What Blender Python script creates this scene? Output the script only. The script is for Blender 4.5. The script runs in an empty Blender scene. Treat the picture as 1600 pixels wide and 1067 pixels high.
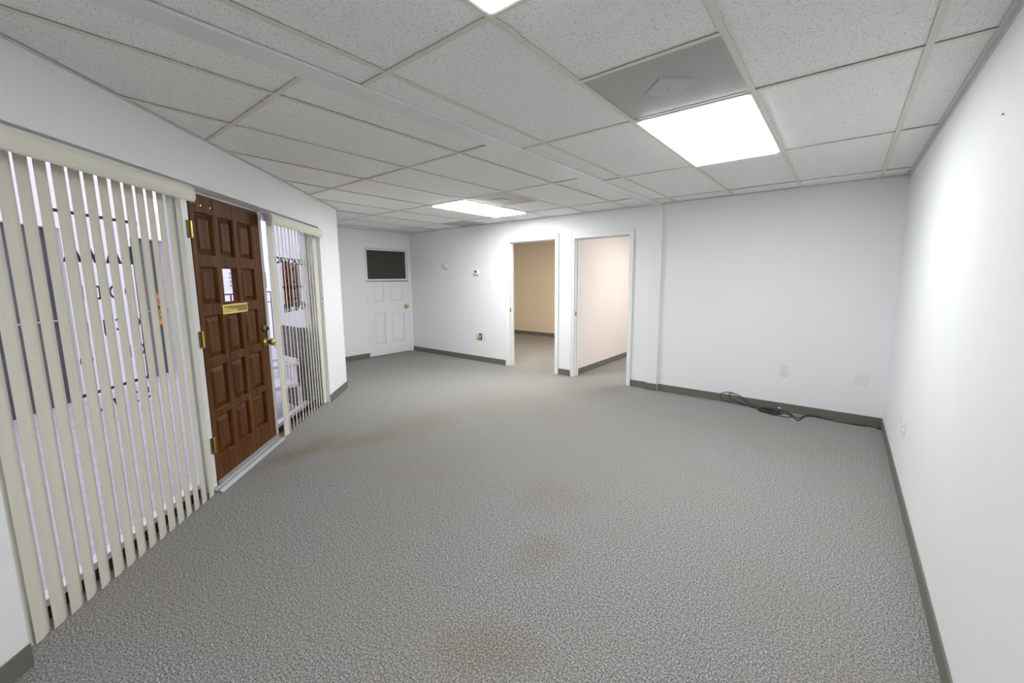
import bpy, bmesh, math, random
from mathutils import Vector, Matrix
random.seed(7)
SC = bpy.context.scene
COL = SC.collection
PI = math.pi
SQ = math.sqrt(.5)

# ------------------------------------------------------------------ camera
cd = bpy.data.cameras.new('camera'); cam = bpy.data.objects.new('camera', cd); COL.objects.link(cam)
cd.sensor_fit = 'HORIZONTAL'; cd.sensor_width = 36.0
cd.lens = 637.18 / 1600 * 36
cd.shift_x = (800 - 810.36) / 1600
cd.shift_y = (518.97 - 533.5) / 1600
cd.clip_start = 0.02
CAMZ = 1.4511
def _cam(yaw, pit, rol):
    w = Vector((math.sin(yaw) * math.cos(pit), math.cos(yaw) * math.cos(pit), math.sin(pit)))
    r = Vector((math.cos(yaw), -math.sin(yaw), 0)); u = r.cross(w)
    r2 = r * math.cos(rol) + u * math.sin(rol); u2 = -r * math.sin(rol) + u * math.cos(rol)
    m = Matrix((r2, u2, -w)).transposed().to_4x4(); m.translation = (0, 0, CAMZ)
    return m
cam.matrix_world = _cam(-.6709, -.1312, -.0066)
SC.camera = cam

# ------------------------------------------------------------------ world, exposure
SC.view_settings.view_transform = 'Standard'; SC.view_settings.look = 'None'
SC.view_settings.gamma = 1; SC.view_settings.use_curve_mapping = False
SC.view_settings.exposure = 2.30
wd = bpy.data.worlds.new('overcast sky'); SC.world = wd; wd.use_nodes = True
wd.node_tree.nodes['Background'].inputs[0].default_value = (.86, .83, .93, 1)
wd.node_tree.nodes['Background'].inputs[1].default_value = .40
LAMP = 7.0            # troffer emission
LAMP_COL = (.97, .985, 1.0)

# ------------------------------------------------------------------ dimensions
XR, YB, XF = .3903, 5.138, -6.828          # right, back, far walls
HC = 2.3425                                # ceiling grid height
LD = -1.695                                # angled front wall: n.P = LD
YA = 2.766                                 # alcove wall past the angled wall
YREAR = -2.0
BB = .092
def W(s, off, z):
    l = LD + off
    return Vector((l * SQ - s * SQ, l * SQ + s * SQ, z))
TV, NV = Vector((-SQ, SQ, 0)), Vector((SQ, SQ, 0))

# ------------------------------------------------------------------ materials
def mat(name, col, rough=.6, metal=0, spec=.5, **k):
    m = bpy.data.materials.new(name); m.use_nodes = True
    b = m.node_tree.nodes['Principled BSDF']
    b.inputs['Base Color'].default_value = (*col, 1); b.inputs['Roughness'].default_value = rough
    b.inputs['Metallic'].default_value = metal; b.inputs['Specular IOR Level'].default_value = spec
    return m
class NT:
    def __init__(s, m): s.t = m.node_tree; s.b = s.t.nodes['Principled BSDF']
    def n(s, typ, **k):
        x = s.t.nodes.new(typ)
        for a, v in k.items(): setattr(x, a, v)
        return x
    def l(s, a, b): s.t.links.new(a, b)
    def math(s, op, a, b=None, clamp=False):
        x = s.n('ShaderNodeMath', operation=op, use_clamp=clamp)
        for i, v in enumerate((a, b)):
            if v is None: continue
            if isinstance(v, (int, float)): x.inputs[i].default_value = v
            else: s.l(v, x.inputs[i])
        return x.outputs[0]
    def mix(s, f, a, b, blend='MIX'):
        x = s.n('ShaderNodeMix', data_type='RGBA', blend_type=blend)
        for i, v in ((0, f), (6, a), (7, b)):
            if isinstance(v, (int, float)): x.inputs[i].default_value = v
            elif isinstance(v, tuple): x.inputs[i].default_value = (*v, 1)
            else: s.l(v, x.inputs[i])
        return x.outputs[2]
    def pos(s): return s.n('ShaderNodeNewGeometry').outputs['Position']
    def obj(s): return s.n('ShaderNodeTexCoord').outputs['Object']
    def noise(s, vec, scale, detail=2, rough=.5):
        x = s.n('ShaderNodeTexNoise'); x.inputs['Scale'].default_value = scale
        x.inputs['Detail'].default_value = detail; x.inputs['Roughness'].default_value = rough
        s.l(vec, x.inputs['Vector']); return x.outputs[0]
    def ramp(s, f, *stops):
        x = s.n('ShaderNodeValToRGB'); e = x.color_ramp.elements
        while len(e) < len(stops): e.new(.5)
        for el, (p, c) in zip(e, stops):
            el.position = p; el.color = (*c, 1) if isinstance(c, tuple) else (c, c, c, 1)
        s.l(f, x.inputs[0]); return x.outputs[0]
    def bump(s, h, strength=.2, dist=.002):
        x = s.n('ShaderNodeBump'); x.inputs['Strength'].default_value = strength; x.inputs['Distance'].default_value = dist
        s.l(h, x.inputs['Height']); s.l(x.outputs[0], s.b.inputs['Normal'])
    def sc(s, vec, v):
        x = s.n('ShaderNodeVectorMath', operation='MULTIPLY'); s.l(vec, x.inputs[0]); x.inputs[1].default_value = v
        return x.outputs[0]

def paint(name, col, rough=.55):
    m = mat(name, col, rough, spec=.3); n = NT(m); p = n.pos()
    f = n.noise(p, 1.3, 3)
    c = n.mix(f, tuple(x * .97 for x in col), tuple(min(1, x * 1.02) for x in col))
    n.l(c, n.b.inputs['Base Color']); n.bump(n.noise(p, 220, 2), .12, .001)
    return m
M = {}
M['wall'] = paint('white wall paint', (.865, .878, .888))
M['trim'] = paint('white gloss trim paint', (.86, .865, .87), .35)
M['beige'] = paint('beige office paint', (.80, .70, .55))
M['pinkwall'] = paint('warm white office paint', (.85, .80, .77))
M['strip'] = paint('smooth grey white board', (.80, .81, .81), .4)
M['plate'] = mat('white wall plate plastic', (.82, .82, .80), .35)
M['plate_ivory'] = mat('ivory plastic', (.78, .70, .42), .4)
M['slot'] = mat('dark slot', (.03, .03, .03), .6)
M['brass'] = mat('aged brass', (.62, .44, .13), .28, 1)
M['brass_bright'] = mat('polished brass', (.80, .62, .22), .25, 1)
M['brass_dark'] = mat('tarnished brass', (.30, .22, .08), .4, 1)
M['steel'] = mat('dull aluminium', (.62, .62, .64), .35, .9)
M['alu_white'] = mat('white enamelled aluminium', (.80, .80, .82), .35)
M['pvc'] = None
M['black'] = mat('black vinyl cable', (.028, .03, .036), .35)
M['letter'] = mat('black vinyl lettering', (.015, .015, .02), .5)
M['darkboard'] = None
M['nail'] = mat('grey nail', (.25, .26, .27), .5)

def carpet():
    m = mat('grey loop carpet', (.2, .2, .2), .95, spec=.1); n = NT(m); p = n.pos()
    f = n.noise(p, 135, 2, .6)
    g = n.noise(p, 300, 1, .6)
    f2 = n.math('ADD', n.math('MULTIPLY', f, .6), n.math('MULTIPLY', g, .4))
    base = n.ramp(f2, (.37, (.055, .054, .052)), (.5, (.25, .245, .237)), (.63, (.58, .566, .546)))
    big = n.noise(p, .9, 3)
    base = n.mix(n.math('MULTIPLY', n.ramp(big, (.40, 0.), (.72, 1.)), .35), base, (.26, .235, .195))
    # walked-in brown stains, each with a place of its own
    wob = n.noise(p, 3.2, 3)
    sep = n.n('ShaderNodeSeparateXYZ'); n.l(p, sep.inputs[0])
    tot = None
    for (x, y, rx, ry, ang, a) in ((-3.50, 1.45, .13, .42, .15, .62), (-3.30, 1.95, .14, .38, -.35, .50), (-3.25, 2.45, .35, .55, 0, .38), (-1.16, 1.62, .12, .16, 0, .30),
                                (-1.00, 1.05, .20, .12, .6, .38), (-1.45, 2.15, .25, .2, 0, .18), (-2.65, 4.7, .5, .55, 0, .30), (-2.9, 3.5, .8, .6, 0, .22), (-5.5, 4.2, .9, .35, .5, .25), (-3.8, 4.9, .5, .5, 0, .2)):
        ca, sa = math.cos(ang), math.sin(ang)
        dx = n.math('SUBTRACT', sep.outputs[0], x); dy = n.math('SUBTRACT', sep.outputs[1], y)
        u = n.math('ADD', n.math('MULTIPLY', dx, ca / rx), n.math('MULTIPLY', dy, sa / rx))
        v = n.math('ADD', n.math('MULTIPLY', dx, -sa / ry), n.math('MULTIPLY', dy, ca / ry))
        r2 = n.math('ADD', n.math('MULTIPLY', u, u), n.math('MULTIPLY', v, v))
        r2 = n.math('ADD', r2, n.math('MULTIPLY', n.math('SUBTRACT', wob, .5), 2.2))
        k = n.math('MULTIPLY', n.math('SUBTRACT', 1.0, n.math('MULTIPLY', r2, .6), True), a)
        tot = k if tot is None else n.math('MAXIMUM', tot, k)
    stained = n.mix(1.0, base, (.79, .71, .56), 'MULTIPLY')
    c = n.mix(tot, base, stained)
    n.l(c, n.b.inputs['Base Color'])
    n.bump(f2, .10, .003)
    return m
M['carpet'] = carpet()

def tile():
    m = mat('fissured acoustic tile', (.8, .8, .78), .9, spec=.15); n = NT(m); p = n.pos()
    v = n.n('ShaderNodeTexVoronoi'); v.inputs['Scale'].default_value = 150; n.l(p, v.inputs['Vector'])
    sepc = n.n('ShaderNodeSeparateColor'); n.l(v.outputs['Color'], sepc.inputs[0])
    rad = n.math('MULTIPLY', n.math('POWER', sepc.outputs[0], 1.1), .42)
    d = n.math('MULTIPLY', n.math('SUBTRACT', rad, v.outputs['Distance']), 7.0, True)
    w = n.noise(p, 150, 2, .6)
    worm = n.ramp(w, (.64, 0.), (.74, 1.))
    k = n.math('MAXIMUM', d, n.math('MULTIPLY', worm, .45))
    c = n.mix(k, (.90, .90, .89), (.38, .37, .355))
    n.l(c, n.b.inputs['Base Color'])
    n.bump(n.math('SUBTRACT', 1.0, k), .4, .002)
    return m
M['tile'] = tile()
def tee():
    m = mat('cream painted grid bar', (.66, .645, .55), .5); n = NT(m)
    n.l(n.mix(n.noise(n.pos(), 14, 4), (.68, .67, .57), (.79, .78, .69)), n.b.inputs['Base Color']); return m
M['tee'] = tee()
M['angle'] = mat('grey wall angle', (.66, .67, .67), .5)
def vinyl():
    m = mat('olive grey vinyl cove base', (.115, .112, .092), .45); n = NT(m)
    n.l(n.mix(n.noise(n.pos(), 6, 3), (.135, .132, .110), (.175, .17, .142)), n.b.inputs['Base Color']); return m
M['base'] = vinyl()
def pvc():
    m = mat('cream ribbed vinyl', (.80, .785, .68), .5, spec=.35); n = NT(m)
    n.l(n.mix(n.noise(n.sc(n.pos(), (40, 40, .6)), 1, 2), (.77, .755, .65), (.83, .815, .715)), n.b.inputs['Base Color'])
    out = [x for x in m.node_tree.nodes if x.type == 'OUTPUT_MATERIAL'][0]
    tr = n.n('ShaderNodeBsdfTranslucent'); tr.inputs[0].default_value = (.80, .78, .68, 1)
    mx = n.n('ShaderNodeMixShader'); mx.inputs[0].default_value = .18
    n.l(n.b.outputs[0], mx.inputs[1]); n.l(tr.outputs[0], mx.inputs[2]); n.l(mx.outputs[0], out.inputs[0])
    return m
M['pvc'] = pvc()
M['valance'] = mat('cream valance vinyl', (.78, .765, .66), .45)
def wood():
    m = mat('dark stained mahogany', (.12, .05, .02), .45, spec=.15); n = NT(m); p = n.pos()
    g = n.noise(n.sc(p, (28, 28, 1.6)), 1.0, 5, .6)
    c = n.ramp(g, (.30, (.052, .017, .004)), (.5, (.118, .041, .009)), (.72, (.19, .072, .016)))
    c = n.mix(n.math('MULTIPLY', n.noise(p, 4, 2), .45), c, (.074, .027, .008))
    n.l(c, n.b.inputs['Base Color']); n.bump(g, .15, .002)
    n.l(n.ramp(g, (.3, .55), (.7, .42)), n.b.inputs['Roughness'])
    return m
M['wood'] = wood()
def glass():
    m = bpy.data.materials.new('clear window glass'); m.use_nodes = True; t = m.node_tree; t.nodes.clear()
    o = t.nodes.new('ShaderNodeOutputMaterial'); a = t.nodes.new('ShaderNodeBsdfTransparent'); a.inputs[0].default_value = (.96, .97, .98, 1)
    g = t.nodes.new('ShaderNodeBsdfGlossy'); g.inputs['Roughness'].default_value = .02
    x = t.nodes.new('ShaderNodeMixShader'); x.inputs[0].default_value = .03
    t.links.new(a.outputs[0], x.inputs[1]); t.links.new(g.outputs[0], x.inputs[2]); t.links.new(x.outputs[0], o.inputs[0])
    return m
M['glass'] = glass()
def emit(name, col, s):
    m = bpy.data.materials.new(name); m.use_nodes = True; t = m.node_tree
    b = t.nodes['Principled BSDF']; b.inputs['Base Color'].default_value = (.8, .8, .8, 1)
    b.inputs['Emission Color'].default_value = (*col, 1); b.inputs['Emission Strength'].default_value = s
    return m
M['lamp'] = emit('lit prismatic diffuser', LAMP_COL, LAMP)
M['lamp_room'] = emit('lit warm diffuser', (1, .94, .915), 5.2)
M['lamp_dim'] = emit('lit dim warm diffuser', (1, .87, .72), 4.5)
def perf():
    m = mat('perforated grey metal', (.4, .4, .38), .42, .1); n = NT(m); p = n.obj()
    sep = n.n('ShaderNodeSeparateXYZ'); n.l(p, sep.inputs[0])
    a = n.math('SINE', n.math('MULTIPLY', sep.outputs[0], 2 * PI / .0085)); b = n.math('SINE', n.math('MULTIPLY', sep.outputs[1], 2 * PI / .0085))
    k = n.math('MULTIPLY', n.math('ADD', a, b), .5)
    n.l(n.ramp(n.math('ADD', n.math('MULTIPLY', k, .5), .5), (.35, (.60, .60, .575)), (.75, (.15, .15, .145))), n.b.inputs['Base Color'])
    return m
M['perf'] = perf()
M['perf_plaque'] = mat('grey metal plaque', (.46, .46, .45), .4, .1)
def speck(name, a, b, scale, rough=.8):
    m = mat(name, a, rough); n = NT(m)
    n.l(n.mix(n.ramp(n.noise(n.pos(), scale, 3), (.4, 0.), (.6, 1.)), a, b), n.b.inputs['Base Color']); return m
M['darkboard'] = speck('dark brown pinboard', (.045, .040, .034), (.065, .058, .048), 140)
M['outground'] = speck('pale walkway concrete', (.50, .48, .54), (.58, .56, .62), 9)
M['facade'] = speck('pale lavender stucco', (.84, .82, .87), (.88, .86, .91), 12)
M['facade_dark'] = speck('dark tinted storefront', (.035, .036, .042), (.06, .06, .07), 2.5, .25)
M['kick'] = mat('dark bronze kick plate', (.035, .030, .022), .5)
M['wicker'] = speck('dark grey woven panel', (.06, .058, .065), (.20, .19, .20), 45)
M['whiteplastic'] = mat('white moulded plastic', (.80, .79, .83), .4)
M['red'] = speck('red poster print', (.42, .03, .05), (.52, .06, .08), 20, .5)
M['tan'] = speck('tan poster print', (.62, .42, .30), (.70, .52, .40), 25, .5)
M['orange'] = speck('orange printed picture', (.75, .25, .04), (.12, .06, .03), 14, .5)
M['paper'] = mat('white notice paper', (.80, .78, .82), .6)
M['greyprint'] = mat('grey print on paper', (.36, .35, .42), .6)
M['lcd'] = mat('dark lcd', (.05, .055, .05), .25)

# ------------------------------------------------------------------ mesh helpers
IDT = lambda x, y, z: Vector((x, y, z))
class MB:
    def __init__(s, f=IDT): s.v = []; s.f = []; s.tf = f
    def add(s, vs, fs):
        k = len(s.v); s.v += [s.tf(*v) for v in vs]; s.f += [tuple(i + k for i in q) for q in fs]; return s
    def box(s, x0, x1, y0, y1, z0, z1):
        return s.add([(x, y, z) for z in (z0, z1) for y in (y0, y1) for x in (x0, x1)],
                     [(0, 2, 3, 1), (4, 5, 7, 6), (0, 1, 5, 4), (2, 6, 7, 3), (0, 4, 6, 2), (1, 3, 7, 5)])
    def prism(s, poly, z0, z1):
        n = len(poly)
        return s.add([(x, y, z0) for x, y in poly] + [(x, y, z1) for x, y in poly],
                     [tuple(range(n))[::-1], tuple(range(n, 2 * n))] + [(i, (i + 1) % n, n + (i + 1) % n, n + i) for i in range(n)])
    def extr(s, poly, a0, a1, axes):
        """poly in two axes, swept along the third; axes='xz','yz'"""
        n = len(poly); mk = {'xz': lambda p, a: (p[0], a, p[1]), 'yz': lambda p, a: (a, p[0], p[1]), 'xy': lambda p, a: (p[0], p[1], a)}[axes]
        return s.add([mk(p, a0) for p in poly] + [mk(p, a1) for p in poly],
                     [tuple(range(n))[::-1], tuple(range(n, 2 * n))] + [(i, (i + 1) % n, n + (i + 1) % n, n + i) for i in range(n)])
    def lathe(s, prof, seg=24, ax='z', c=(0, 0, 0)):
        """prof: (r, h); revolved round an axis through c"""
        vs = []
        for r, h in prof:
            for i in range(seg):
                a = 2 * PI * i / seg; x, y = r * math.cos(a), r * math.sin(a)
                vs.append({'z': (c[0] + x, c[1] + y, c[2] + h), 'y': (c[0] + x, c[1] + h, c[2] + y), 'x': (c[0] + h, c[1] + x, c[2] + y)}[ax])
        fs = []
        for k in range(len(prof) - 1):
            for i in range(seg):
                j = (i + 1) % seg; fs.append((k * seg + i, k * seg + j, (k + 1) * seg + j, (k + 1) * seg + i))
        fs.append(tuple(range(seg))[::-1]); fs.append(tuple((len(prof) - 1) * seg + i for i in range(seg)))
        return s.add(vs, fs)
    def frame(s, x0, x1, z0, z1, w, y0, y1):
        """rectangular picture frame in x-z made of four butted bars"""
        s.box(x0, x0 + w, y0, y1, z0, z1); s.box(x1 - w, x1, y0, y1, z0, z1)
        s.box(x0 + w, x1 - w, y0, y1, z1 - w, z1); s.box(x0 + w, x1 - w, y0, y1, z0, z0 + w); return s
    def build(s, name, m, parent=None, bevel=0, smooth=False, seg=2, kind=None, label=None, loc=None):
        me = bpy.data.meshes.new(name)
        if loc is None: me.from_pydata([tuple(v) for v in s.v], [], s.f)
        else: me.from_pydata([tuple(Vector(v) - Vector(loc)) for v in s.v], [], s.f)
        b = bmesh.new(); b.from_mesh(me); bmesh.ops.recalc_face_normals(b, faces=b.faces); b.to_mesh(me); b.free()
        me.materials.append(m)
        o = bpy.data.objects.new(name, me); COL.objects.link(o)
        if loc is not None: o.location = loc
        if parent: o.parent = parent
        if bevel:
            q = o.modifiers.new('bevel', 'BEVEL'); q.width = bevel; q.segments = seg; q.limit_method = 'ANGLE'; q.angle_limit = .6
        if smooth:
            for p in me.polygons: p.use_smooth = True
        if kind: o['kind'] = kind
        if label: o['label'] = label
        return o
def tag(o, label, cat, group=None, kind=None):
    o['label'] = label; o['category'] = cat
    if group: o['group'] = group
    if kind: o['kind'] = kind
    return o
def thing(name, label, cat, loc=(0, 0, 0), rz=0, group=None, kind=None):
    o = bpy.data.objects.new(name, None); COL.objects.link(o); o.empty_display_size = .1
    o.location = loc; o.rotation_euler = (0, 0, rz)
    return tag(o, label, cat, group, kind)
def dup(root, loc, rz=None, label=None, group=None):
    r = root.copy(); COL.objects.link(r); r.location = loc
    if rz is not None: r.rotation_euler = (0, 0, rz)
    if label: r['label'] = label
    if group: r['group'] = group
    for ch in [c for c in bpy.data.objects if c.parent == root]:
        c = ch.copy(); COL.objects.link(c); c.parent = r
        for g in [q for q in bpy.data.objects if q.parent == ch]:
            d = g.copy(); COL.objects.link(d); d.parent = c
    return r
def to_mesh(o):
    """swap a curve or text object for a plain mesh object of the same name, place and material"""
    dg = bpy.context.evaluated_depsgraph_get()
    me = bpy.data.meshes.new_from_object(o.evaluated_get(dg)); nm = o.name
    p, mb, c, m = o.parent, o.matrix_basis.copy(), o.data, o.data.materials[0]
    bpy.data.objects.remove(o); bpy.data.curves.remove(c)
    me.materials.clear(); me.materials.append(m); me.name = nm
    n = bpy.data.objects.new(nm, me); COL.objects.link(n); n.parent = p; n.matrix_basis = mb
    return n
def rel(root): return lambda s, o, z: W(s, o, z) - root.location
def curve_obj(name, pts, r, m, parent=None, cyclic=False, org=(0, 0, 0)):
    cu = bpy.data.curves.new(name, 'CURVE'); cu.dimensions = '3D'; cu.bevel_depth = r; cu.bevel_resolution = 3; cu.resolution_u = 6
    for run in pts:
        sp = cu.splines.new('NURBS'); sp.points.add(len(run) - 1); sp.order_u = 4; sp.use_endpoint_u = True
        for q, p in zip(sp.points, run): q.co = (p[0] - org[0], p[1] - org[1], p[2] - org[2], 1)
    cu.materials.append(m)
    o = bpy.data.objects.new(name, cu); COL.objects.link(o); o.location = org
    if parent: o.parent = parent
    return to_mesh(o)

# ------------------------------------------------------------------ room shell
TOPZ = 2.46
floor_poly = [(XR, YREAR), (XR, 8.4), (XF - .12, 8.4), (XF - .12, YA)]
pl = W(5.607, -.2, 0); q0 = -1.0
low = Vector((-(-YREAR) , 0, 0))
l2 = (LD - .2) / SQ                        # x + y = l2 on the outer line
floor_poly += [(l2 - YA, YA), (l2 - YREAR, YREAR)]
f = MB().prism(floor_poly, -.08, 0).build('floor', M['carpet'])
tag(f, 'worn grey loop-pile carpet with brownish stains over the whole floor', 'floor', kind='structure')

def wall(name, mb, m, label):
    return tag(mb.build(name, m), label, 'wall', kind='structure')
# openings in the back wall
D1 = (-4.28, -3.37, 2.03); D2 = (-3.05, -2.215, 2.015)
Y2 = YB + .12
b = MB()
b.box(XF, D1[0], YB, Y2, 0, TOPZ); b.box(D1[1], D2[0], YB, Y2, 0, TOPZ); b.box(D2[1], XR, YB, Y2, 0, TOPZ)
b.box(D1[0], D1[1], YB, Y2, D1[2], TOPZ); b.box(D2[0], D2[1], YB, Y2, D2[2], TOPZ)
wall('wall_back', b, M['wall'], 'long white wall with two open doorways')
wall('wall_right', MB().box(XR, XR + .12, YREAR, 8.4, 0, TOPZ), M['wall'], 'plain white wall running along the right')
wall('wall_rear', MB().box(l2 - YREAR, XR + .12, YREAR - .12, YREAR, 0, TOPZ), M['wall'], 'short white wall behind the viewpoint')
DY0, DY1, DZ = 4.145, 5.062, 2.022
b = MB(); b.box(XF - .12, XF, YA - .15, DY0, 0, TOPZ); b.box(XF - .12, XF, DY1, 8.4, 0, TOPZ); b.box(XF - .12, XF, DY0, DY1, DZ, TOPZ)
b.box(XF - .2, XF - .12, YA - .15, 8.4, 0, TOPZ)
wall('wall_far', b, M['wall'], 'white end wall holding the white half door and dark transom')
wall('wall_alcove', MB().box(XF, -5.31, YA - .14, YA, 0, TOPZ), M['wall'], 'white return wall hidden past the angled front wall')
S0, S1 = 1.585, 4.945; HZ = 2.04
b = MB(W); b.box(-1.25, S0, -.2, 0, 0, TOPZ); b.box(S1, 5.607, -.2, 0, 0, TOPZ); b.box(S0, S1, -.2, 0, HZ, TOPZ)
wall('wall_left', b, M['wall'], 'white angled front wall around the storefront and wooden door')
wall('wall_office', MB().box(-3.15, -3.06, Y2, 8.4, 0, TOPZ), M['pinkwall'], 'pinkish white partition wall inside the brighter office')
b = MB(); b.box(XF - .2, XR + .12, 8.4, 8.52, 0, TOPZ)
wall('wall_offices', b, M['beige'], 'beige wall at the end of the dim office')

# pilaster and cover strip where a wall once stood
t = MB(); t.box(-1.932, -1.795, YB - .03, YB, 0, HC - .004)
tag(t.build('pilaster', M['wall'], bevel=.004), 'narrow white pilaster on the long wall under the ceiling strip', 'pilaster', kind='structure')
t = MB(); t.extr([(-1.957, HC + .004), (-1.957, HC - .004), (-1.952, HC - .008), (-1.829, HC - .008), (-1.826, HC - .005), (-1.826, HC + .004)], -.55, YB, 'xz')
tag(t.build('trim_1', M['strip']), 'smooth grey white cover strip running along the ceiling', 'trim', kind='structure')

# ------------------------------------------------------------------ ceiling
def clip(poly, fn):
    out = []
    for i in range(len(poly)):
        a, c = poly[i], poly[(i + 1) % len(poly)]; fa, fc = fn(a), fn(c)
        if fa >= 0: out.append(a)
        if (fa >= 0) != (fc >= 0):
            k = fa / (fa - fc); out.append((a[0] + (c[0] - a[0]) * k, a[1] + (c[1] - a[1]) * k))
    return out
def clip_room(poly):
    for fn in (lambda p: XR - p[0], lambda p: YB - p[1], lambda p: p[0] - XF, lambda p: p[1] - YREAR):
        poly = clip(poly, fn)
        if len(poly) < 3: return []
    res = []
    a = clip(poly, lambda p: p[1] - YA)
    c = clip(clip(poly, lambda p: YA - p[1]), lambda p: (p[0] + p[1]) * SQ - LD) if True else []
    for q in (a, c):
        if len(q) >= 3:
            ar = abs(sum(q[i][0] * q[(i + 1) % len(q)][1] - q[(i + 1) % len(q)][0] * q[i][1] for i in range(len(q)))) / 2
            if ar > 1e-5: res.append(q)
    return res
def rect(x0, x1, y0, y1): return [(x0, y0), (x1, y0), (x1, y1), (x0, y1)]
T = .6096
X0, Y0 = -.4173, 2.3663; X1, Y1 = -2.2376, .9296
fix = []      # cells taken by lights and vents: (x0,x1,y0,y1)
LIGHTS = [(X0 - T, X0, Y0, Y0 + 2 * T), (X0 - T, X0, Y0 - 4 * T, Y0 - 2 * T), (X1 - 3 * T, X1 - 2 * T, Y1 + 4 * T, Y1 + 6 * T)]
VENTS = [(X0 - T, X0, Y0 - T, Y0), (X1 - 2 * T, X1 - T, Y1 + 4 * T, Y1 + 5 * T), (X1 - 5 * T, X1 - 4 * T, Y1 + 6 * T, YB + .06)]
def taken(x0, x1, y0, y1):
    """pieces of a cell left after the fixtures"""
    for c in LIGHTS + VENTS:
        if c[0] < (x0 + x1) / 2 < c[1] and c[2] < y1 - .02 and c[3] > y0 + .02:
            out = []
            if c[2] - y0 > .05: out += taken(x0, x1, y0, c[2])
            if y1 - c[3] > .05: out += taken(x0, x1, c[3], y1)
            return out
    return [(x0, x1, y0, y1)]
tiles, grid = MB(), MB()
TZ = HC + .005; g = .0035
xsR = [-1.885, X0 - 2 * T, X0 - T, X0, X0 + T, XR]; ysR = [Y0 + k * 2 * T for k in range(-4, 4)]
xsL = [XF - .01] + [X1 - k * T for k in range(7, -1, -1)] + [-1.885]; ysL = [Y1 + k * 2 * T for k in range(-3, 5)]
for xs, ys in ((xsR, ysR), (xsL, ysL)):
    for i in range(len(xs) - 1):
        for j in range(len(ys) - 1):
            for c in taken(xs[i], xs[i + 1], ys[j], ys[j + 1]):
                dz = random.uniform(0, .003)
                for q in clip_room(rect(c[0] + g, c[1] - g, c[2] + g, c[3] - g)): tiles.prism(q, TZ + dz, TZ + dz + .014)
    w = .0125
    for x in xs[1:-1]:
        for q in clip_room(rect(x - w, x + w, ys[0], ys[-1])): grid.prism(q, HC, HC + .003)
    for y in ys[1:]:
        for i in range(len(xs) - 1):
            for q in clip_room(rect(xs[i] + (w if i else 0), xs[i + 1] - (w if i < len(xs) - 2 else 0), y - w, y + w)): grid.prism(q, HC + .0004, HC + .0028)
for (a, b_, y) in ((X0 - T, X0, Y0 - T), (X1 - 2 * T, X1 - T, Y1 + 5 * T)):
    grid.box(a + .0125, b_ - .0125, y - .0125, y + .0125, HC + .0004, HC + .0028)
ceil = tiles.build('ceiling', M['tile']); tag(ceil, 'suspended ceiling of white fissured acoustic tiles', 'ceiling', kind='structure')
back = MB().prism([(XR, YREAR), (XR, YB), (XF, YB), (XF, YA), (LD / SQ - YA, YA), (LD / SQ - YREAR, YREAR)], TOPZ - .02, TOPZ).build('deck', M['slot'], ceil)
grid.build('grid_bars', M['tee'], ceil, label='cream painted grid bars')
an = MB()
an.box(XR - .022, XR, YREAR, YB, HC - .002, HC + .004); an.box(XR - .003, XR, YREAR, YB, HC - .022, HC - .002)
an.box(XF, XR - .022, YB - .018, YB, HC - .001, HC + .003)
an.box(XF, XF + .018, YA, YB - .018, HC - .001, HC + .003)
an.tf = W; an.box(-.9, 5.6, 0, .016, HC - .001, HC + .003)
an.build('wall_angle', M['angle'], ceil, label='grey wall angle edging')
ceil2 = MB().box(XF, XR, Y2, 8.4, HC, HC + .05).build('ceiling_offices', M['wall'])
tag(ceil2, 'plain white ceiling over the two offices beyond the doorways', 'ceiling', kind='structure')

# ceiling lights
def troffer(label, cx, cy, z=HC, m='lamp', hw=T / 2, hl=T):
    r = thing('ceiling_light', label, 'ceiling light', (cx, cy, z), group='recessed fluorescent ceiling lights')
    fr = MB(); w = .022; a, c = hw - .008, hl - .008
    for (x0, x1, y0, y1) in ((-a, a, -c, -c + w), (-a, a, c - w, c), (-a, -a + w, -c + w, c - w), (a - w, a, -c + w, c - w)):
        fr.box(x0, x1, y0, y1, -.005, .012)
    fr.build('frame', M['trim'], r, bevel=.002)
    d = MB(); a2, c2 = a - w + .001, c - w + .001
    d.box(-a2, a2, -c2, c2, -.014, .004); d.build('diffuser', M[m], r, bevel=.004)
    h = MB(); h.box(-a, a, -c, c, .014, .07); h.build('housing', M['trim'], r)
    return r
M['lamp_soft'] = emit('lit prismatic diffuser soft', LAMP_COL, LAMP * .54); M['lamp_near'] = emit('lit prismatic diffuser weak', LAMP_COL, LAMP * .26); M['lamp_strong'] = emit('lit prismatic diffuser strong', LAMP_COL, LAMP * .92)
tl = troffer('bright white fluorescent ceiling panel beside the large grey vent', (LIGHTS[0][0] + LIGHTS[0][1]) / 2, (LIGHTS[0][2] + LIGHTS[0][3]) / 2, m='lamp_soft')
troffer('bright ceiling panel almost overhead, only its corner at the top edge', (LIGHTS[1][0] + LIGHTS[1][1]) / 2, (LIGHTS[1][2] + LIGHTS[1][3]) / 2, m='lamp_near')
troffer('bright ceiling panel deep in the room between two small vents', (LIGHTS[2][0] + LIGHTS[2][1]) / 2, (LIGHTS[2][2] + LIGHTS[2][3]) / 2, m='lamp_strong')
troffer('warm white ceiling panel inside the brighter office', -1.6, 6.6, HC - .012, 'lamp_room')
troffer('dim warm ceiling panel inside the beige office', -4.6, 6.2, HC - .012, 'lamp_dim')

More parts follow.
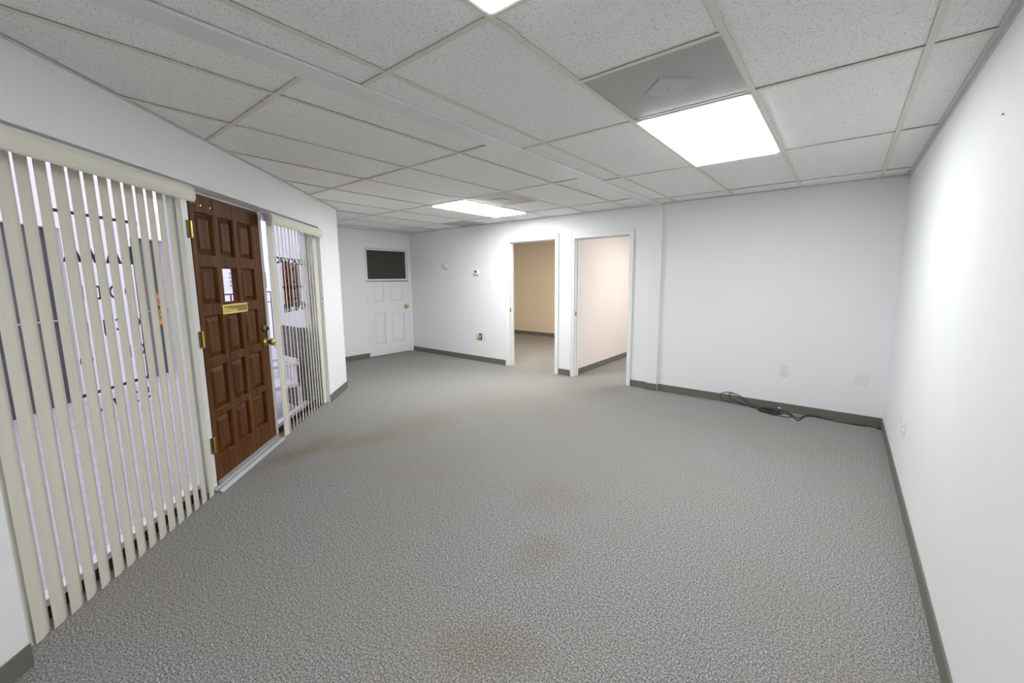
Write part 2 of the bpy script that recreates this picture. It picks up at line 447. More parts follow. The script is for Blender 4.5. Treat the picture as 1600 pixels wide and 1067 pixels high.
# ceiling vents
def vent(label, c, plaque=True, turn=0):
    cx, cy = (c[0] + c[1]) / 2, (c[2] + c[3]) / 2; hx, hy = (c[1] - c[0]) / 2 - .013, (c[3] - c[2]) / 2 - .013
    r = thing('ceiling_vent', label, 'vent', (cx, cy, HC), group='perforated ceiling vents')
    MB().box(-hx, hx, -hy, hy, .001, .006).build('grille', M['perf'], r)
    fr = MB(); w = .008
    for (x0, x1, y0, y1) in ((-hx, hx, -hy, -hy + w), (-hx, hx, hy - w, hy), (-hx, -hx + w, -hy + w, hy - w), (hx - w, hx, -hy + w, hy - w)): fr.box(x0, x1, y0, y1, -.001, .0008)
    fr.build('frame', M['perf_plaque'], r)
    if plaque:
        p = MB(); a = .088
        p.add([(-a, -a, .0008), (a, -a, .0008), (a, a, .0008), (-a, a, .0008), (-a + .008, -a + .008, -.006), (a - .008, -a + .008, -.006), (a - .008, a - .008, -.006), (-a + .008, a - .008, -.006)],
              [(0, 1, 2, 3), (7, 6, 5, 4), (0, 4, 5, 1), (1, 5, 6, 2), (2, 6, 7, 3), (3, 7, 4, 0)])
        pq = p.build('plaque', M['perf_plaque'], r); pq.rotation_euler = (0, 0, turn)
        MB().lathe([(.004, 0), (.004, -.003), (.002, -.004)], 10, 'z', (0, 0, -.006)).build('screw', M['steel'], pq)
    return r
vent('large grey perforated ceiling vent beside the bright right-hand light panel', VENTS[0], turn=PI / 4)
vent('small grey perforated vent touching the deep ceiling light panel', VENTS[1])
vent('dark grey ceiling vent against the long wall past the deep light panel', (VENTS[2][0], VENTS[2][1], VENTS[2][2], YB - .006), False)

# ------------------------------------------------------------------ baseboards
def base(name, segs, label, f=IDT):
    b = MB(f)
    for sgm in segs: b.box(*sgm)
    return tag(b.build(name, M['base'], bevel=.003), label, 'baseboard', kind='structure')
bt = .008
c1o, c2o = (-4.345, -3.31), (-3.095, -2.163)
base('baseboard_back', [(XF, c1o[0], YB - bt, YB, 0, BB), (c1o[1], c2o[0], YB - bt, YB, 0, BB), (c2o[1], -1.932, YB - bt, YB, 0, BB),
                        (-1.94, -1.787, YB - .03 - bt, YB - .03, 0, BB), (-1.787, XR, YB - bt, YB, 0, BB)], 'olive grey vinyl baseboard along the long wall')
base('baseboard_right', [(XR - bt, XR, YREAR, YB - bt, 0, BB)], 'olive grey vinyl baseboard along the plain right wall')
base('baseboard_far', [(XF, XF + bt, YA, DY0 - .005, 0, BB)], 'olive grey vinyl baseboard beside the white half door')
base('baseboard_front', [(-.4, S0, 0, bt, 0, BB), (S1, 5.607 + bt, 0, bt, 0, BB)], 'olive grey vinyl baseboard on the angled front wall', W)
base('baseboard_office', [(-3.06, -3.052, Y2, 8.4, 0, BB)], 'olive grey vinyl baseboard in the brighter office')
base('baseboard_beige', [(XF, -3.15, 8.392, 8.4, 0, BB)], 'olive grey vinyl baseboard in the beige office')

# ------------------------------------------------------------------ office doorways: jamb + casing
def doorway(name, D, co, top, label, jl):
    r = thing(name, label, 'door frame', ((D[0] + D[1]) / 2, YB, 0), kind='structure')
    f = lambda x, y, z: Vector((x - r.location.x, y - r.location.y, z))
    j = MB(f); j.box(D[0], D[0] + .014, YB - .002, Y2 + .002, 0, D[2]); j.box(D[1] - .008, D[1], YB - .002, Y2 + .002, 0, D[2]); j.box(D[0] + .014, D[1] - .008, YB - .002, Y2 + .002, D[2] - .012, D[2])
    j.box(D[0] + .014, D[0] + .024, YB + .06, YB + .095, 0, D[2] - .012); j.box(D[0] + .024, D[1] - .008, YB + .06, YB + .095, D[2] - .022, D[2] - .012)
    j.build('jamb', M['trim'], r)
    for (x0, x1, o) in ((co[0], D[0] + .006, 1), (D[1] - .004, co[1], -1)):
        c = MB(f); c.box(x0, x1, YB - .014, YB, 0, top)
        xo = x0 if o == 1 else x1
        c.box(min(xo, xo + o * .018), max(xo, xo + o * .018), YB - .02, YB - .014, 0, top); c.build('casing', M['trim'], r, bevel=.003)
    c = MB(f); c.box(D[0] + .006, D[1] - .004, YB - .014, YB, D[2] - .006, top); c.box(D[0] + .006, D[1] - .004, YB - .02, YB - .014, top - .018, top); c.build('casing', M['trim'], r, bevel=.003)
    s = MB(f); s.box(D[0] + .014, D[0] + .0155, YB + .012, YB + .045, .905, .965); s.build('strike_plate', M['brass_dark'], r, label='small brass strike plate')
    return r
doorway('door_3', D1, c1o, 2.10, 'white cased doorway opening onto the beige office', 0)
doorway('door_4', D2, c2o, 2.072, 'white cased doorway opening onto the bright pinkish office', 0)

# ------------------------------------------------------------------ far white half door and transom
r = thing('door_2', 'white four-panel door with brass knob under the dark transom', 'door', (XF, (DY0 + DY1) / 2, 0), kind='structure')
f = lambda x, y, z: Vector((x - XF, y - r.location.y, z))
xs_ = XF - .004
zs = [(.22, .815), (1.02, 1.335)]; yc = [(4.275, 4.505), (4.64, 4.94)]
d = MB(f); x0, x1 = xs_ - .04, xs_
d.box(x0, x1, DY0 + .008, yc[0][0], .012, 1.408); d.box(x0, x1, yc[0][1], yc[1][0], .012, 1.408); d.box(x0, x1, yc[1][1], DY1 - .006, .012, 1.408)
for a, c in yc:
    for z0, z1 in ((.012, zs[0][0]), (zs[0][1], zs[1][0]), (zs[1][1], 1.408)): d.box(x0, x1, a, c, z0, z1)
d.build('slab', M['trim'], r)
for a, c in yc:
    for z0, z1 in zs:
        p = MB(f); e = .03; lo, hi = xs_ - .022, xs_ - .004
        p.add([(lo, a, z0), (lo, c, z0), (lo, c, z1), (lo, a, z1), (lo, a + .012, z0 + .012), (lo, c - .012, z0 + .012), (lo, c - .012, z1 - .012), (lo, a + .012, z1 - .012),
               (hi, a + .012 + e, z0 + .012 + e), (hi, c - .012 - e, z0 + .012 + e), (hi, c - .012 - e, z1 - .012 - e), (hi, a + .012 + e, z1 - .012 - e),
               (x0 + .004, a, z0), (x0 + .004, c, z0), (x0 + .004, c, z1), (x0 + .004, a, z1)],
              [(0, 1, 5, 4), (1, 2, 6, 5), (2, 3, 7, 6), (3, 0, 4, 7), (4, 5, 9, 8), (5, 6, 10, 9), (6, 7, 11, 10), (7, 4, 8, 11), (8, 9, 10, 11), (15, 14, 13, 12),
               (0, 12, 13, 1), (1, 13, 14, 2), (2, 14, 15, 3), (3, 15, 12, 0)])
        p.build('panel', M['trim'], r)
k = MB(f).lathe([(.045, 0), (.043, .006), (.014, .010), (.013, .032), (.026, .042), (.031, .056), (.024, .068), (.006, .072)], 24, 'x', (xs_, 4.988, .913))
k.build('knob', M['brass_bright'], r, smooth=True, label='round brass knob')
for z in (.25, 1.05): MB(f).box(xs_, xs_ + .004, DY0 + .001, DY0 + .009, z, z + .09).build('hinge', M['steel'], r)
c = MB(f); c.box(XF - .05, XF + .004, DY1 - .006, DY1 + .066, 0, 2.06); c.box(XF - .05, XF, DY0, DY0 + .008, 0, 2.02)
c.build('jamb', M['trim'], r, bevel=.002)
w = thing('window_3', 'dark transom panel in a metal frame above the white half door', 'window', (XF, (DY0 + DY1) / 2, 1.418), kind='structure')
f2 = lambda y, x, z: Vector((x - XF, y - w.location.y, z - 1.418))
m_ = MB(f2); m_.frame(DY0 - .004, DY1 - .008, 1.418, 2.02, .012, XF - .03, XF + .006); m_.build('frame', M['steel'], w)
m_ = MB(f2); m_.frame(DY0 + .008, DY1 - .020, 1.430, 2.008, .026, XF - .03, XF + .001); m_.build('sash', M['trim'], w, bevel=.002)
MB(f2).box(DY0 + .034, DY1 - .046, XF - .026, XF - .012, 1.456, 1.982).build('pane', M['darkboard'], w)
p = MB().box(XF, XF + .004, 3.70, 4.0, 1.585, 1.735).build('wall_plate', M['wall'], bevel=.002)
tag(p, 'faint white painted blank plate on the end wall', 'wall plate')

# ------------------------------------------------------------------ storefront (angled wall)
# window frames, glass, kick plates
GO = -.17
def storefront(name, s0, s1, label, sill=.10):
    r = thing(name, label, 'window', W((s0 + s1) / 2, GO, 0), kind='structure'); f = rel(r)
    m_ = MB(f); m_.box(s0, s0 + .045, GO - .03, GO + .03, 0, HZ - .002); m_.box(s1 - .045, s1, GO - .03, GO + .03, 0, HZ - .002)
    m_.box(s0 + .045, s1 - .045, GO - .03, GO + .03, HZ - .05, HZ - .002); m_.box(s0 + .045, s1 - .045, GO - .03, GO + .03, sill - .035, sill)
    m_.build('frame', M['alu_white'], r, bevel=.003)
    MB(f).box(s0 + .045, s1 - .045, GO - .015, GO + .018, .0, sill - .036).build('kick_plate', M['kick'], r)
    MB(f).box(s0 + .046, s1 - .046, GO - .004, GO + .002, sill + .001, HZ - .051).build('pane', M['glass'], r)
    return r
win1 = storefront('window_1', S0 + .002, 2.86, 'storefront window behind the wide vertical blind')
win2 = storefront('window_2', 3.868, S1 - .002, 'narrow storefront window behind the open vertical blind')

def lettering(root, rows, name='lettering'):
    for (txt, s, z, size, sx) in rows:
        cu = bpy.data.curves.new(name, 'FONT'); cu.body = txt; cu.size = size; cu.extrude = .0006; cu.space_character = 1.0
        cu.offset = .003 if size > .08 and len(txt) > 1 or size > .13 else .0006
        cu.materials.append(M['letter'])
        o = bpy.data.objects.new(name, cu); COL.objects.link(o); o.parent = root
        m = Matrix((-TV * sx, Vector((0, 0, 1)), -NV)).transposed().to_4x4()
        m.translation = W(s, GO - .006, z) - root.location
        o.matrix_basis = m
        to_mesh(o)
lettering(win2, [('LEGACY GROUP', 4.90, 1.615, .085, 1.27), ('sales and management', 4.85, 1.365, .050, 1.15), ('407 485 5841', 4.88, 1.125, .120, .83)])
MB(rel(win2)).box(4.925, 4.955, GO - .0075, GO - .0050, 1.575, 1.70).build('lettering_bar', M['letter'], win2)
MB(rel(win2)).box(3.995, 4.02, GO - .0075, GO - .0050, 1.38, 1.52).build('sticker', M['letter'], win2)
# letters seen through the gaps of the wide blind
for (z, size, ls) in ((1.545, .135, ((2.55, 'K'), (2.46, 'A'), (2.345, 'V'), (2.235, 'A'))), (1.36, .10, ((2.53, 'D'), (2.44, 'O'), (2.32, 'D'), (2.225, 'E'))),
                      (1.19, .095, ((2.54, 'C'), (2.44, 'C'), (2.32, 'J'), (2.225, 'L'))), (1.035, .095, ((2.55, 'O'), (2.455, 'H'), (2.335, 'I'), (2.225, 'O'))), (.78, .09, ((2.545, '5'), (2.46, '2'), (2.34, '7'), (2.23, '4')))):
    lettering(win1, [(ch, s, z, size, 1.0) for s, ch in ls])
bars = MB(rel(win1))
bars.box(2.12, 2.60, GO - .0075, GO - .0050, .893, .908); bars.box(2.12, 2.60, GO - .0075, GO - .0050, 1.765, 1.78)
bars.build('lettering_rule', M['letter'], win1)
# poster taped to the glass, outer face
r = thing('poster', 'red and tan poster taped to the narrow storefront window', 'poster', W(4.56, GO - .03, 1.17)); f = rel(r)
MB(f).box(4.38, 4.79, GO - .014, GO - .012, 1.17, 1.62).build('sheet', M['tan'], r)
MB(f).box(4.38, 4.55, GO - .0118, GO - .0112, 1.17, 1.64).build('red_panel', M['red'], r)
MB(f).box(4.64, 4.70, GO - .0118, GO - .0112, 1.24, 1.60).build('red_stripe', M['red'], r)
for z in (1.56, 1.43, 1.36, 1.25):
    MB(f).box(4.42, 4.50, GO - .0110, GO - .0106, z, z + .022).build('print_mark', M['letter'], r); MB(f).box(4.57, 4.68, GO - .0110, GO - .0106, z - .01, z + .012).build('print_mark', M['letter'], r)

# ---- vertical blinds
LEAN = .008   # the vanes hang a touch out of plumb
def slat_mb(th, z0, z1, w=.089, bow=.0075):
    u = TV * math.cos(th) + NV * math.sin(th); v = NV * math.cos(th) - TV * math.sin(th)
    n = 8; m_ = MB(); vs = []
    for side in (0, .0012):
        for z in (z0, z1):
            for i in range(n + 1):
                a = i / n; p = u * (a * w) + v * (bow * 4 * a * (1 - a) - side)
                p = p - TV * (LEAN * (z - 1.0)); vs.append((p.x, p.y, z))
    k = n + 1; fs = []
    for i in range(n):
        fs += [(i, i + 1, k + i + 1, k + i), (2 * k + i, 3 * k + i, 3 * k + i + 1, 2 * k + i + 1), (i, 2 * k + i, 2 * k + i + 1, i + 1), (k + i, k + i + 1, 3 * k + i + 1, 3 * k + i)]
    fs += [(0, k, 3 * k, 2 * k), (n, 2 * k + n, 3 * k + n, k + n)]
    return m_.add(vs, fs)
def slats(root, lst, off, z0=.012, z1=1.955, bow=.0075):
    cache = {}
    for (s, th) in lst:
        key = round(th, 2)
        if key in cache:
            o = cache[key].copy(); COL.objects.link(o); o.parent = root
        else:
            o = slat_mb(key, z0, z1, bow=bow).build('slat', M['pvc'], root, smooth=False); cache[key] = o
        o.location = W(s, off, 0) - root.location
def valance(root, s0, s1, z0, z1, back, front):
    f = rel(root); p = []
    p = [(back, z1), (front - .025, z1), (front - .008, z1 - .010), (front, z1 - .032), (front, z0 + .03), (front - .006, z0 + .008), (front - .014, z0), (front - .02, z0 + .004), (front - .008, z0 + .03), (front - .008, z1 - .034), (front - .028, z1 - .008), (back, z1 - .008)]
    m_ = MB(f); m_.extr(p, s0, s1, 'yz'); m_.build('valance', M['valance'], root)
    for s in (s0, s1 - .004):
        e = MB(f); e.extr([(back, z1), (front - .025, z1), (front - .008, z1 - .010), (front, z1 - .032), (front, z0 + .03), (front - .014, z0), (back, z0)], s - .0015, s + .0055, 'yz'); e.build('valance_return', M['valance'], root)
TH = math.radians(-17)
bl = thing('vertical_blind', 'wide cream vertical blind nearly closed, nearest the viewer, before the lettered window', 'blind', W(2.2, -.06, 0), group='vertical blinds')
tips = [1.600] + [1.660 + .0733 * i for i in range(15)] + [2.760]
random.seed(3)
slats(bl, [(s, TH + random.choice((-.02, 0, .02, .03))) for s in tips], -.062)
MB(rel(bl)).box(S0 + .01, 2.86, -.085, -.045, 1.958, 2.0).build('headrail', M['alu_white'], bl)
valance(bl, S0 - .03, 2.79, 1.925, 2.024, .001, .034)
bl2 = thing('vertical_blind', 'narrow cream vertical blind turned open, right of the wooden door', 'blind', W(4.4, -.06, 0), group='vertical blinds')
lst = [(3.835, .09)] + [(3.955 + .0752 * i, TH + random.choice((-.05, -.02, 0, .03))) for i in range(12)] + [(4.853, .12)]
slats(bl2, lst, -.047, bow=.003)
MB(rel(bl2)).box(3.83, S1 - .004, -.07, -.03, 1.958, 2.0).build('headrail', M['alu_white'], bl2)
valance(bl2, 3.765, 4.955, 1.922, 2.018, .001, .034)
MB(rel(bl2)).lathe([(.0045, 0), (.0045, .02)], 8, 'z', (4.86, .02, 1.23)).build('cord_weight', M['brass_dark'], bl2)
cpts = [[tuple(W(4.86, .02, z)) for z in (1.925, 1.7, 1.4, 1.25)]]
cd_ = curve_obj('cord', cpts, .0012, M['plate'], None, org=tuple(bl2.location)); cd_.parent = bl2; cd_.location = (0, 0, 0)

# ---- wooden front door
dr = thing('door_1', 'dark brown panelled wooden front door with brass mail slot and small glass light', 'door', W(3.365, -.1, 0), kind='structure'); f = lambda q, o, z: W(q - .025, o, z) - dr.location
DS0, DS1, DZ0, DZ1 = 2.955, 3.828, .04, 2.018; FO, BO = -.1, -.145
cols = [(3.0, 3.195), (3.250, 3.440), (3.495, 3.70)]
rows = [(.212, .503), (.545, .857), (.910, 1.212), (1.282, 1.548), (1.62, 1.905)]
d = MB(f)
xe = [DS0] + [v for c in cols for v in c] + [DS1]
for i in range(0, len(xe), 2): d.box(xe[i], xe[i + 1], BO, FO, DZ0, DZ1)
ze = [DZ0] + [v for c in rows for v in c] + [DZ1]
for a, c in cols:
    for i in range(0, len(ze), 2): d.box(a, c, BO, FO, ze[i], ze[i + 1])
d.build('slab', M['wood'], dr)
for ci, (a, c) in enumerate(cols):
    for ri, (z0, z1) in enumerate(rows):
        if ci == 1 and ri == 3:
            m_ = MB(f); m_.frame(a, c, z0, z1, .012, BO + .008, FO - .008); m_.build('glazing_bead', M['wood'], dr)
            MB(f).box(a + .012, c - .012, -.126, -.120, z0 + .012, z1 - .012).build('glass_pane', M['glass'], dr); continue
        lo, hi, e1, e2 = FO - .022, FO - .007, .006, .028
        p = MB(f)
        def ring(o, k): return [(a + k, o, z0 + k), (c - k, o, z0 + k), (c - k, o, z1 - k), (a + k, o, z1 - k)]
        rs = [ring(FO - .003, 0), ring(FO - .006, .006), ring(lo, .010), ring(lo, .016), ring(hi, .016 + e2), ]
        vs = [v for q in rs for v in q] + ring(BO + .004, 0); fs = []
        for k in range(4):
            for i in range(4): fs.append((4 * k + i, 4 * k + (i + 1) % 4, 4 * k + 4 + (i + 1) % 4, 4 * k + 4 + i))
        fs.append((16, 17, 18, 19)); fs.append((23, 22, 21, 20))
        for i in range(4): fs.append((i, 20 + i, 20 + (i + 1) % 4, (i + 1) % 4))
        p.add(vs, fs); p.build('panel', M['wood'], dr)
# notice seen through the glass light is outside; mail slot
ms = MB(f); ms.frame(3.202, 3.535, 1.203, 1.275, .014, FO, FO + .006); o_ms = ms.build('mail_slot', M['brass_bright'], dr, bevel=.002, label='polished brass mail slot')
MB(f).box(3.217, 3.520, FO + .0004, FO + .002, 1.218, 1.260).build('slot_recess', M['brass_dark'], o_ms)
MB(f).add([(3.217, FO + .002, 1.218), (3.40, FO + .002, 1.218), (3.40, FO + .002, 1.232), (3.217, FO + .002, 1.256), (3.217, FO + .004, 1.218), (3.40, FO + .004, 1.218), (3.40, FO + .004, 1.232), (3.217, FO + .004, 1.256)],
          [(0, 1, 2, 3), (4, 5, 6, 7), (0, 1, 5, 4), (1, 2, 6, 5), (2, 3, 7, 6), (3, 0, 4, 7)]).build('flap', M['brass'], o_ms)
def knob(z, prof, nm, m):
    k = MB(f); k.lathe(prof, 24, 'y', (3.772, FO, z)); return k.build(nm, M[m], dr, smooth=True, label='brass ' + nm)
knob(.915, [(.036, 0), (.034, .006), (.016, .012), (.013, .030), (.022, .040), (.031, .052), (.033, .062), (.027, .076), (.010, .082)], 'knob', 'brass')
knob(1.035, [(.030, 0), (.028, .010), (.018, .014), (.016, .020)], 'deadbolt', 'brass_dark')
MB(f).box(3.767, 3.777, FO + .02, FO + .042, 1.02, 1.05).build('thumb_turn', M['brass_dark'], dr, bevel=.003)
M['hinge'] = mat('tarnished hinge brass', (.17, .12, .045), .5, .8)
for z in (.32, 1.06, 1.78):
    h = MB(f); h.box(DS0 - .034, DS0 + .014, FO - .002, FO + .004, z - .055, z + .055); o = h.build('hinge', M['hinge'], dr, label='tarnished brass hinge')
    MB(f).lathe([(.004, -.056), (.0075, -.052), (.0075, .052), (.004, .056)], 10, 'z', (DS0 - .008, FO + .008, z)).build('hinge_pin', M['brass'], o)
for (s, z) in ((3.05, 1.945), (3.15, 1.945)):
    MB(f).lathe([(.005, 0), (.005, .004), (.002, .006), (.002, .016), (.004, .018)], 8, 'y', (s, FO, z)).build('hook', M['brass_bright'], dr)
# door frame and threshold
m_ = MB(f); m_.box(2.888, DS0 - .004, -.16, -.103, .0, HZ - .002); m_.box(DS1 + .004, DS1 + .055, -.16, -.103, .0, HZ - .002)
m_.box(DS0 - .004, DS1 + .004, -.16, -.103, DZ1 + .004, HZ - .002); m_.build('door_frame', M['alu_white'], dr, bevel=.003)
m_ = MB(f); m_.box(DS0, DS1, -.099, -.084, .03, .058); m_.build('door_sweep', M['steel'], dr, bevel=.003)
m_ = MB(f); m_.extr([(-.19, 0), (-.19, .026), (-.10, .026), (-.075, .014), (-.06, .016), (-.035, .001), (-.035, 0)], 2.89, DS1 + .03, 'yz'); m_.build('threshold', M['steel'], dr)

# ------------------------------------------------------------------ outdoors
b = MB(W); b.box(-8, 16, -12, -.2, -.12, -.02)
tag(b.build('pavement', M['outground']), 'pale concrete walkway outside the storefront', 'pavement', kind='structure')
FD = -3.1
fc = MB(W); holes = [(2.6, 5.50), (6.50, 7.16)]
e = [-6] + [v for h in holes for v in h] + [16]
for i in range(0, len(e), 2): fc.box(e[i], e[i + 1], FD - .3, FD, -.02, 2.07)
fc.box(-6, 16, FD - .3, FD, 2.07, 3.4)
fo = tag(fc.build('shopfront_facade', M['facade']), 'pale lavender shop wall across the walkway', 'building', kind='structure')
for h in holes:
    d = MB(W); d.box(h[0], h[1], FD - .14, FD - .1, -.02, 2.07); d.build('shop_window', M['facade_dark'], fo, label='dark tinted shop window')
    d = MB(W); d.box(h[0], h[1], FD - .09, FD - .05, .98, 1.0); d.box(h[0] + .3, h[0] + .32, FD - .09, FD - .05, -.02, 2.07); d.build('mullion', M['greyprint'], fo)
r = thing('picture_poster', 'small orange picture hung by the dark shop window across the walkway', 'poster', W(7.02, FD, .75)); f = rel(r)
MB(f).box(6.92, 7.14, FD - .09, FD - .08, .72, 1.30).build('backing', M['letter'], r)
MB(f).box(6.94, 7.12, FD - .079, FD - .077, 1.06, 1.27).build('picture', M['orange'], r); MB(f).box(6.94, 7.12, FD - .079, FD - .077, .76, .98).build('picture', M['orange'], r)
# notice and railing seen through the door's glass light
r = thing('notice_sheet', 'grey printed notice on the wall seen through the door glass', 'notice', W(9.0, FD, 1.2)); f = rel(r)
MB(f).box(8.62, 9.35, FD, FD + .01, 1.27, 1.80).build('paper', M['paper'], r)
MB(f).box(8.85, 9.12, FD + .0105, FD + .0115, 1.64, 1.76).build('print_mark', M['greyprint'], r)
for z in (1.56, 1.48, 1.40, 1.32): MB(f).box(8.80, 9.18, FD + .0105, FD + .0115, z, z + .05).build('print_mark', M['greyprint'], r)
r = thing('railing', 'short black railing across the walkway seen through the door glass', 'railing', W(8.8, -2.6, -.02)); f = rel(r)
b = MB(f); b.box(7.4, 9.4, -2.62, -2.59, 1.19, 1.215); b.box(7.4, 9.4, -2.62, -2.59, .98, 1.0); b.build('rail', M['letter'], r)
for s in (7.4, 7.65, 7.9, 8.15, 8.4, 8.65, 8.9, 9.15, 9.38): MB(f).box(s, s + .02, -2.615, -2.595, -.02 if s in (7.4, 8.4, 9.38) else .98, 1.2).build('post', M['letter'], r)
# woven screen and white chair on the walkway
r = thing('woven_screen', 'dark grey woven screen outside the narrow storefront window', 'screen', (-4.98, 2.03, -.02))
MB().box(-.345, .345, -.02, .02, 0, .935).build('panel', M['wicker'], r)
for x in (-.36, .33): MB().box(x, x + .03, -.025, .025, 0, .945).build('post', M['wicker'], r)
r = thing('patio_chair', 'white plastic patio chair in front of the dark woven screen', 'chair', (-4.80, 1.74, -.02)); r.scale = (.86, .86, .86)
st = MB(); st.prism([(-.24, -.22), (.24, -.22), (.22, .22), (-.22, .22)], .36, .41); st.build('seat', M['whiteplastic'], r, bevel=.015)
for x in (-.26, .22):
    for y in (-.2, .18):
        MB().add([(x + .01, y, 0), (x + .03, y, 0), (x + .03, y + .03, 0), (x + .01, y + .03, 0), (x + .002, y, .64 if y < 0 else .36), (x + .038, y, .64 if y < 0 else .36), (x + .038, y + .04, .64 if y < 0 else .36), (x + .002, y + .04, .64 if y < 0 else .36)],
                 [(0, 1, 2, 3), (4, 5, 6, 7), (0, 1, 5, 4), (1, 2, 6, 5), (2, 3, 7, 6), (3, 0, 4, 7)]).build('leg', M['whiteplastic'], r)
    MB().box(x - .005, x + .045, -.22, .22, .64, .68).build('armrest', M['whiteplastic'], r, bevel=.012)
bk = MB()
for i in range(5): bk.box(-.2 + i * .085, -.145 + i * .085, .19, .215, .41, .70)
bk.box(-.22, .22, .185, .22, .66, .72); bk.build('backrest', M['whiteplastic'], r, bevel=.006)

# ------------------------------------------------------------------ wall fittings
def plate_root(name, label, cat, x, z, group=None): return thing(name, label, cat, (x, YB, z), 0, group)
def outlet(label, loc, rz=0, w=.078, h=.116, m='plate'):
    r = thing('wall_outlet', label, 'outlet', loc, rz, 'wall outlets')
    MB().box(-w / 2, w / 2, -.006, 0, -h / 2, h / 2).build('plate', M[m], r, bevel=.002)
    for z in (-.026, .026):
        rc = MB(); rc.lathe([(.017, -.006), (.017, -.0085), (.016, -.009)], 20, 'y', (0, 0, z)); o = rc.build('receptacle', M[m], r)
        s = MB()
        for x in (-.0065, .005): s.box(x, x + .0018, -.0094, -.0088, z + .001, z + .010)
        s.lathe([(.0025, -.0088), (.0025, -.0094)], 8, 'y', (0, 0, z - .008)); s.build('slots', M['slot'], o)
    MB().lathe([(.003, -.006), (.003, -.0068)], 8, 'y').build('screw', M['steel'], r)
    return r
o1 = outlet('white wall outlet above the black cable loops', (-.438, YB, .448))
dup(o1, (XR, 3.665, .44), -PI / 2, 'white wall outlet on the plain right wall near the corner')
dup(o1, (-4.835, YB, .448), None, 'white wall outlet beside the open brass-edged outlet box')
dup(o1, (-3.06, 6.68, .46), PI / 2, 'white outlet low on the bright office wall')
r = thing('blank_plate', 'wide white blank wall plate near the right corner above the cable', 'wall plate', (.206, YB, .444))
MB().box(-.047, .047, -.006, 0, -.056, .056).build('plate', M['plate'], r, bevel=.002)
MB().lathe([(.003, -.006), (.003, -.007)], 8, 'y', (0, 0, .03)).build('screw', M['steel'], r); MB().lathe([(.003, -.006), (.003, -.007)], 8, 'y', (0, 0, -.03)).build('screw', M['steel'], r)
def switch(label, loc, rz=0):
    r = thing('light_switch', label, 'light switch', loc, rz, 'light switches')
    MB().box(-.038, .038, -.006, 0, -.058, .058).build('plate', M['plate'], r, bevel=.002)
    MB().box(-.006, .006, -.0075, -.006, -.013, .013).build('collar', M['plate'], r)
    MB().add([(-.004, -.0075, -.004), (.004, -.0075, -.004), (.004, -.0075, .006), (-.004, -.0075, .006), (-.003, -.018, .006), (.003, -.018, .006), (.003, -.018, .010), (-.003, -.018, .010)],
             [(0, 1, 2, 3), (4, 5, 6, 7), (0, 1, 5, 4), (1, 2, 6, 5), (2, 3, 7, 6), (3, 0, 4, 7)]).build('toggle', M['plate'], r)
    for z in (-.03, .03): MB().lathe([(.003, -.006), (.003, -.007)], 8, 'y', (0, 0, z)).build('screw', M['steel'], r)
    return r
sw = switch('white light switch under the thermostat on the long wall', (-4.712, YB, 1.389))
dup(sw, (-3.06, 5.36, 1.24), PI / 2, 'white light switch just inside the bright office')
r = thing('smoke_detector', 'round white smoke detector on the long wall near the far corner', 'smoke detector', (-5.767, YB, 1.693))
M['detector'] = mat('matt off white plastic', (.58, .58, .57), .5)
MB().lathe([(.066, 0), (.066, -.010), (.060, -.014)], 32, 'y').build('base', M['detector'], r, smooth=False)
MB().lathe([(.058, -.014), (.056, -.026), (.046, -.034), (.020, -.037)], 32, 'y').build('cover', M['plate'], r, smooth=True)
r = thing('thermostat', 'white thermostat with small dark display on the long wall', 'thermostat', (-4.998, YB, 1.554))
MB().box(-.062, .062, -.006, 0, -.052, .05).build('backplate', M['plate'], r, bevel=.003)
MB().box(-.052, .052, -.026, -.006, -.036, .044).build('body', M['plate'], r, bevel=.004)
MB().box(-.028, .018, -.0268, -.0255, .000, .036).build('display', M['lcd'], r)
MB().box(-.045, .045, -.027, -.0255, -.034, -.026).build('button_strip', M['steel'], r)
r = thing('outlet_box', 'open brass-edged outlet box with ivory insert beside the white outlet', 'outlet box', (-4.955, YB, .448))
fr = MB(); fr.frame(-.005, .06, -.058, .052, .010, -.018, 0); fr.build('frame', M['brass_dark'], r)
MB().box(.006, .05, -.008, -.001, -.046, .04).build('cavity', M['slot'], r)
MB().box(.012, .034, -.020, -.008, -.034, .03).build('receptacle', M['plate_ivory'], r, bevel=.002)
MB().box(-.072, -.008, -.020, 0, -.05, .034).build('insert', M['plate_ivory'], r, bevel=.004, label='ivory plastic insert')
n_ = MB().lathe([(.003, 0), (.003, -.004), (.002, -.006)], 10, 'x', (0, 0, 0)).build('nail', M['nail'])
n_.location = (XR, 2.224, 2.005); tag(n_, 'small grey nail high on the plain right wall', 'nail')

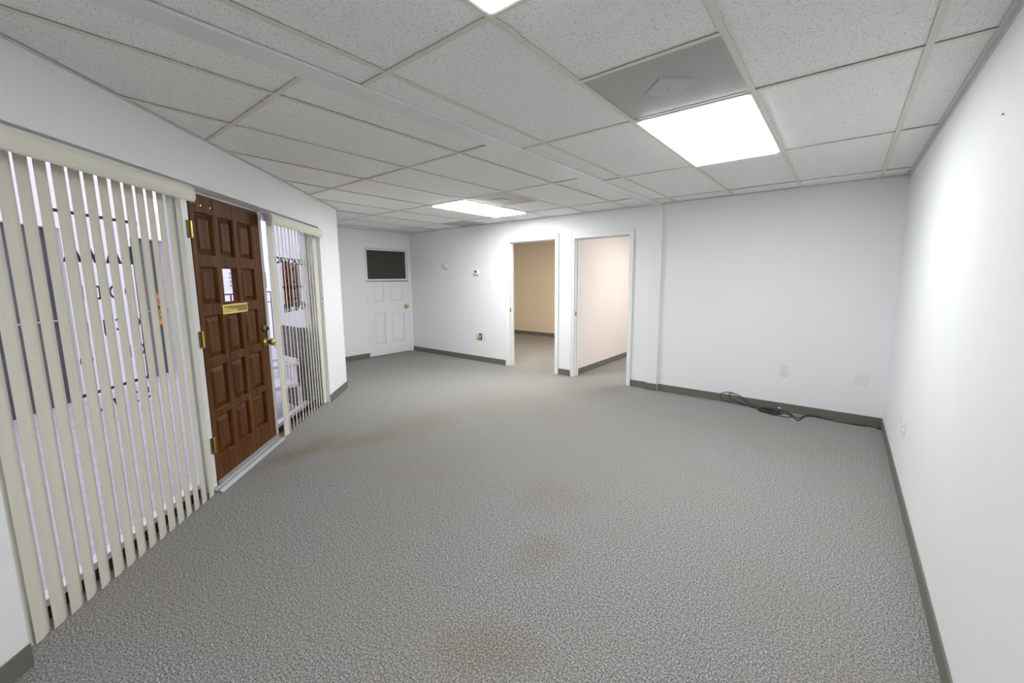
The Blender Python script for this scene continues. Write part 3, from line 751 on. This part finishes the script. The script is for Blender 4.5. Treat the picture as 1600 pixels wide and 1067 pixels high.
# ------------------------------------------------------------------ cable heap by the long wall
CR = .0042; gz = CR + .001
yb = YB - bt - CR - .002
def loop(cx, cy, rx, ry, z, n=14, ph=0, turns=1.0, tilt=0):
    return [(cx + rx * math.cos(ph + 2 * PI * turns * i / n), cy + ry * math.sin(ph + 2 * PI * turns * i / n), z + tilt * math.sin(ph + 2 * PI * turns * i / n)) for i in range(n + 1)]
runs = []
runs.append([(-.62, 5.06, gz), (-.72, 5.10, gz), (-.82, 5.11, .012), (-.93, 5.10, .014), (-1.02, yb - .012, .03), (-1.055, yb - .004, .07), (-1.02, yb, .112), (-.955, yb, .128), (-.89, yb, .122), (-.82, yb, .095), (-.77, yb - .006, .05), (-.72, 5.10, .016), (-.62, 5.04, gz), (-.52, 4.98, .012)])
runs.append([(-.60, 5.03, .014), (-.74, 5.08, .014), (-.86, 5.10, .03), (-.935, yb, .055), (-.955, yb, .095), (-.94, yb, .125), (-.88, yb, .120), (-.80, yb, .082), (-.74, 5.09, .03), (-.66, 5.08, .012), (-.56, 5.09, .012)])
random.seed(11)
heap = []
for k in range(6):
    rx, ry = random.uniform(.075, .135), random.uniform(.05, .085)
    heap += loop(-.535 + random.uniform(-.03, .03), 5.02 + random.uniform(-.015, .005), rx, min(ry, .085), gz + .005 * k, 12, random.uniform(-.3, .3))
runs.append(heap)
runs.append([(-.62, 4.97, gz), (-.52, 4.93, gz), (-.43, 4.905, gz), (-.35, 4.92, gz), (-.305, 4.98, gz), (-.33, 5.06, gz), (-.40, 5.10, .012), (-.47, 5.11, .02), (-.56, 5.08, .03)])
runs.append([(-.47, 5.07, .02), (-.40, 5.06, gz), (-.35, 5.03, gz), (-.30, 4.94, gz), (-.268, 4.875, gz), (-.262, 4.868, gz), (-.25, 4.89, gz), (-.235, 4.98, gz), (-.215, 5.08, gz), (-.17, 5.11, .022), (-.10, 5.11, .020), (-.03, 5.10, gz), (.05, 5.075, gz), (.15, 5.08, gz), (.24, 5.09, gz), (.30, 5.10, gz), (.345, 5.08, gz), (.368, 5.06, gz)])
runs.append([(-.42, 5.09, .026), (-.34, 5.06, .014), (-.30, 4.98, .013), (-.275, 4.93, .012), (-.25, 4.98, gz), (-.23, 5.06, gz), (-.19, 5.10, gz), (-.12, 5.105, gz), (-.05, 5.09, gz), (.06, 5.06, gz), (.16, 5.065, gz), (.27, 5.07, gz)])
cb = curve_obj('cable', runs, CR, M['black'], org=(-.5, 5.02, 0))
tag(cb, 'black cable heaped in loops on the carpet against the long wall', 'cable')
pg = MB(); pg.box(-.012, .012, -.01, .01, 0, .018); o = pg.build('plug', M['black'], cb, bevel=.003); o.location = (.868, .04, .001)
tg = MB(); tg.box(-.014, .014, -.006, .006, 0, .004); o = tg.build('tie', M['plate'], cb, label='white cable tie'); o.location = (.055, .055, .046); o.rotation_euler = (.3, 0, .4)
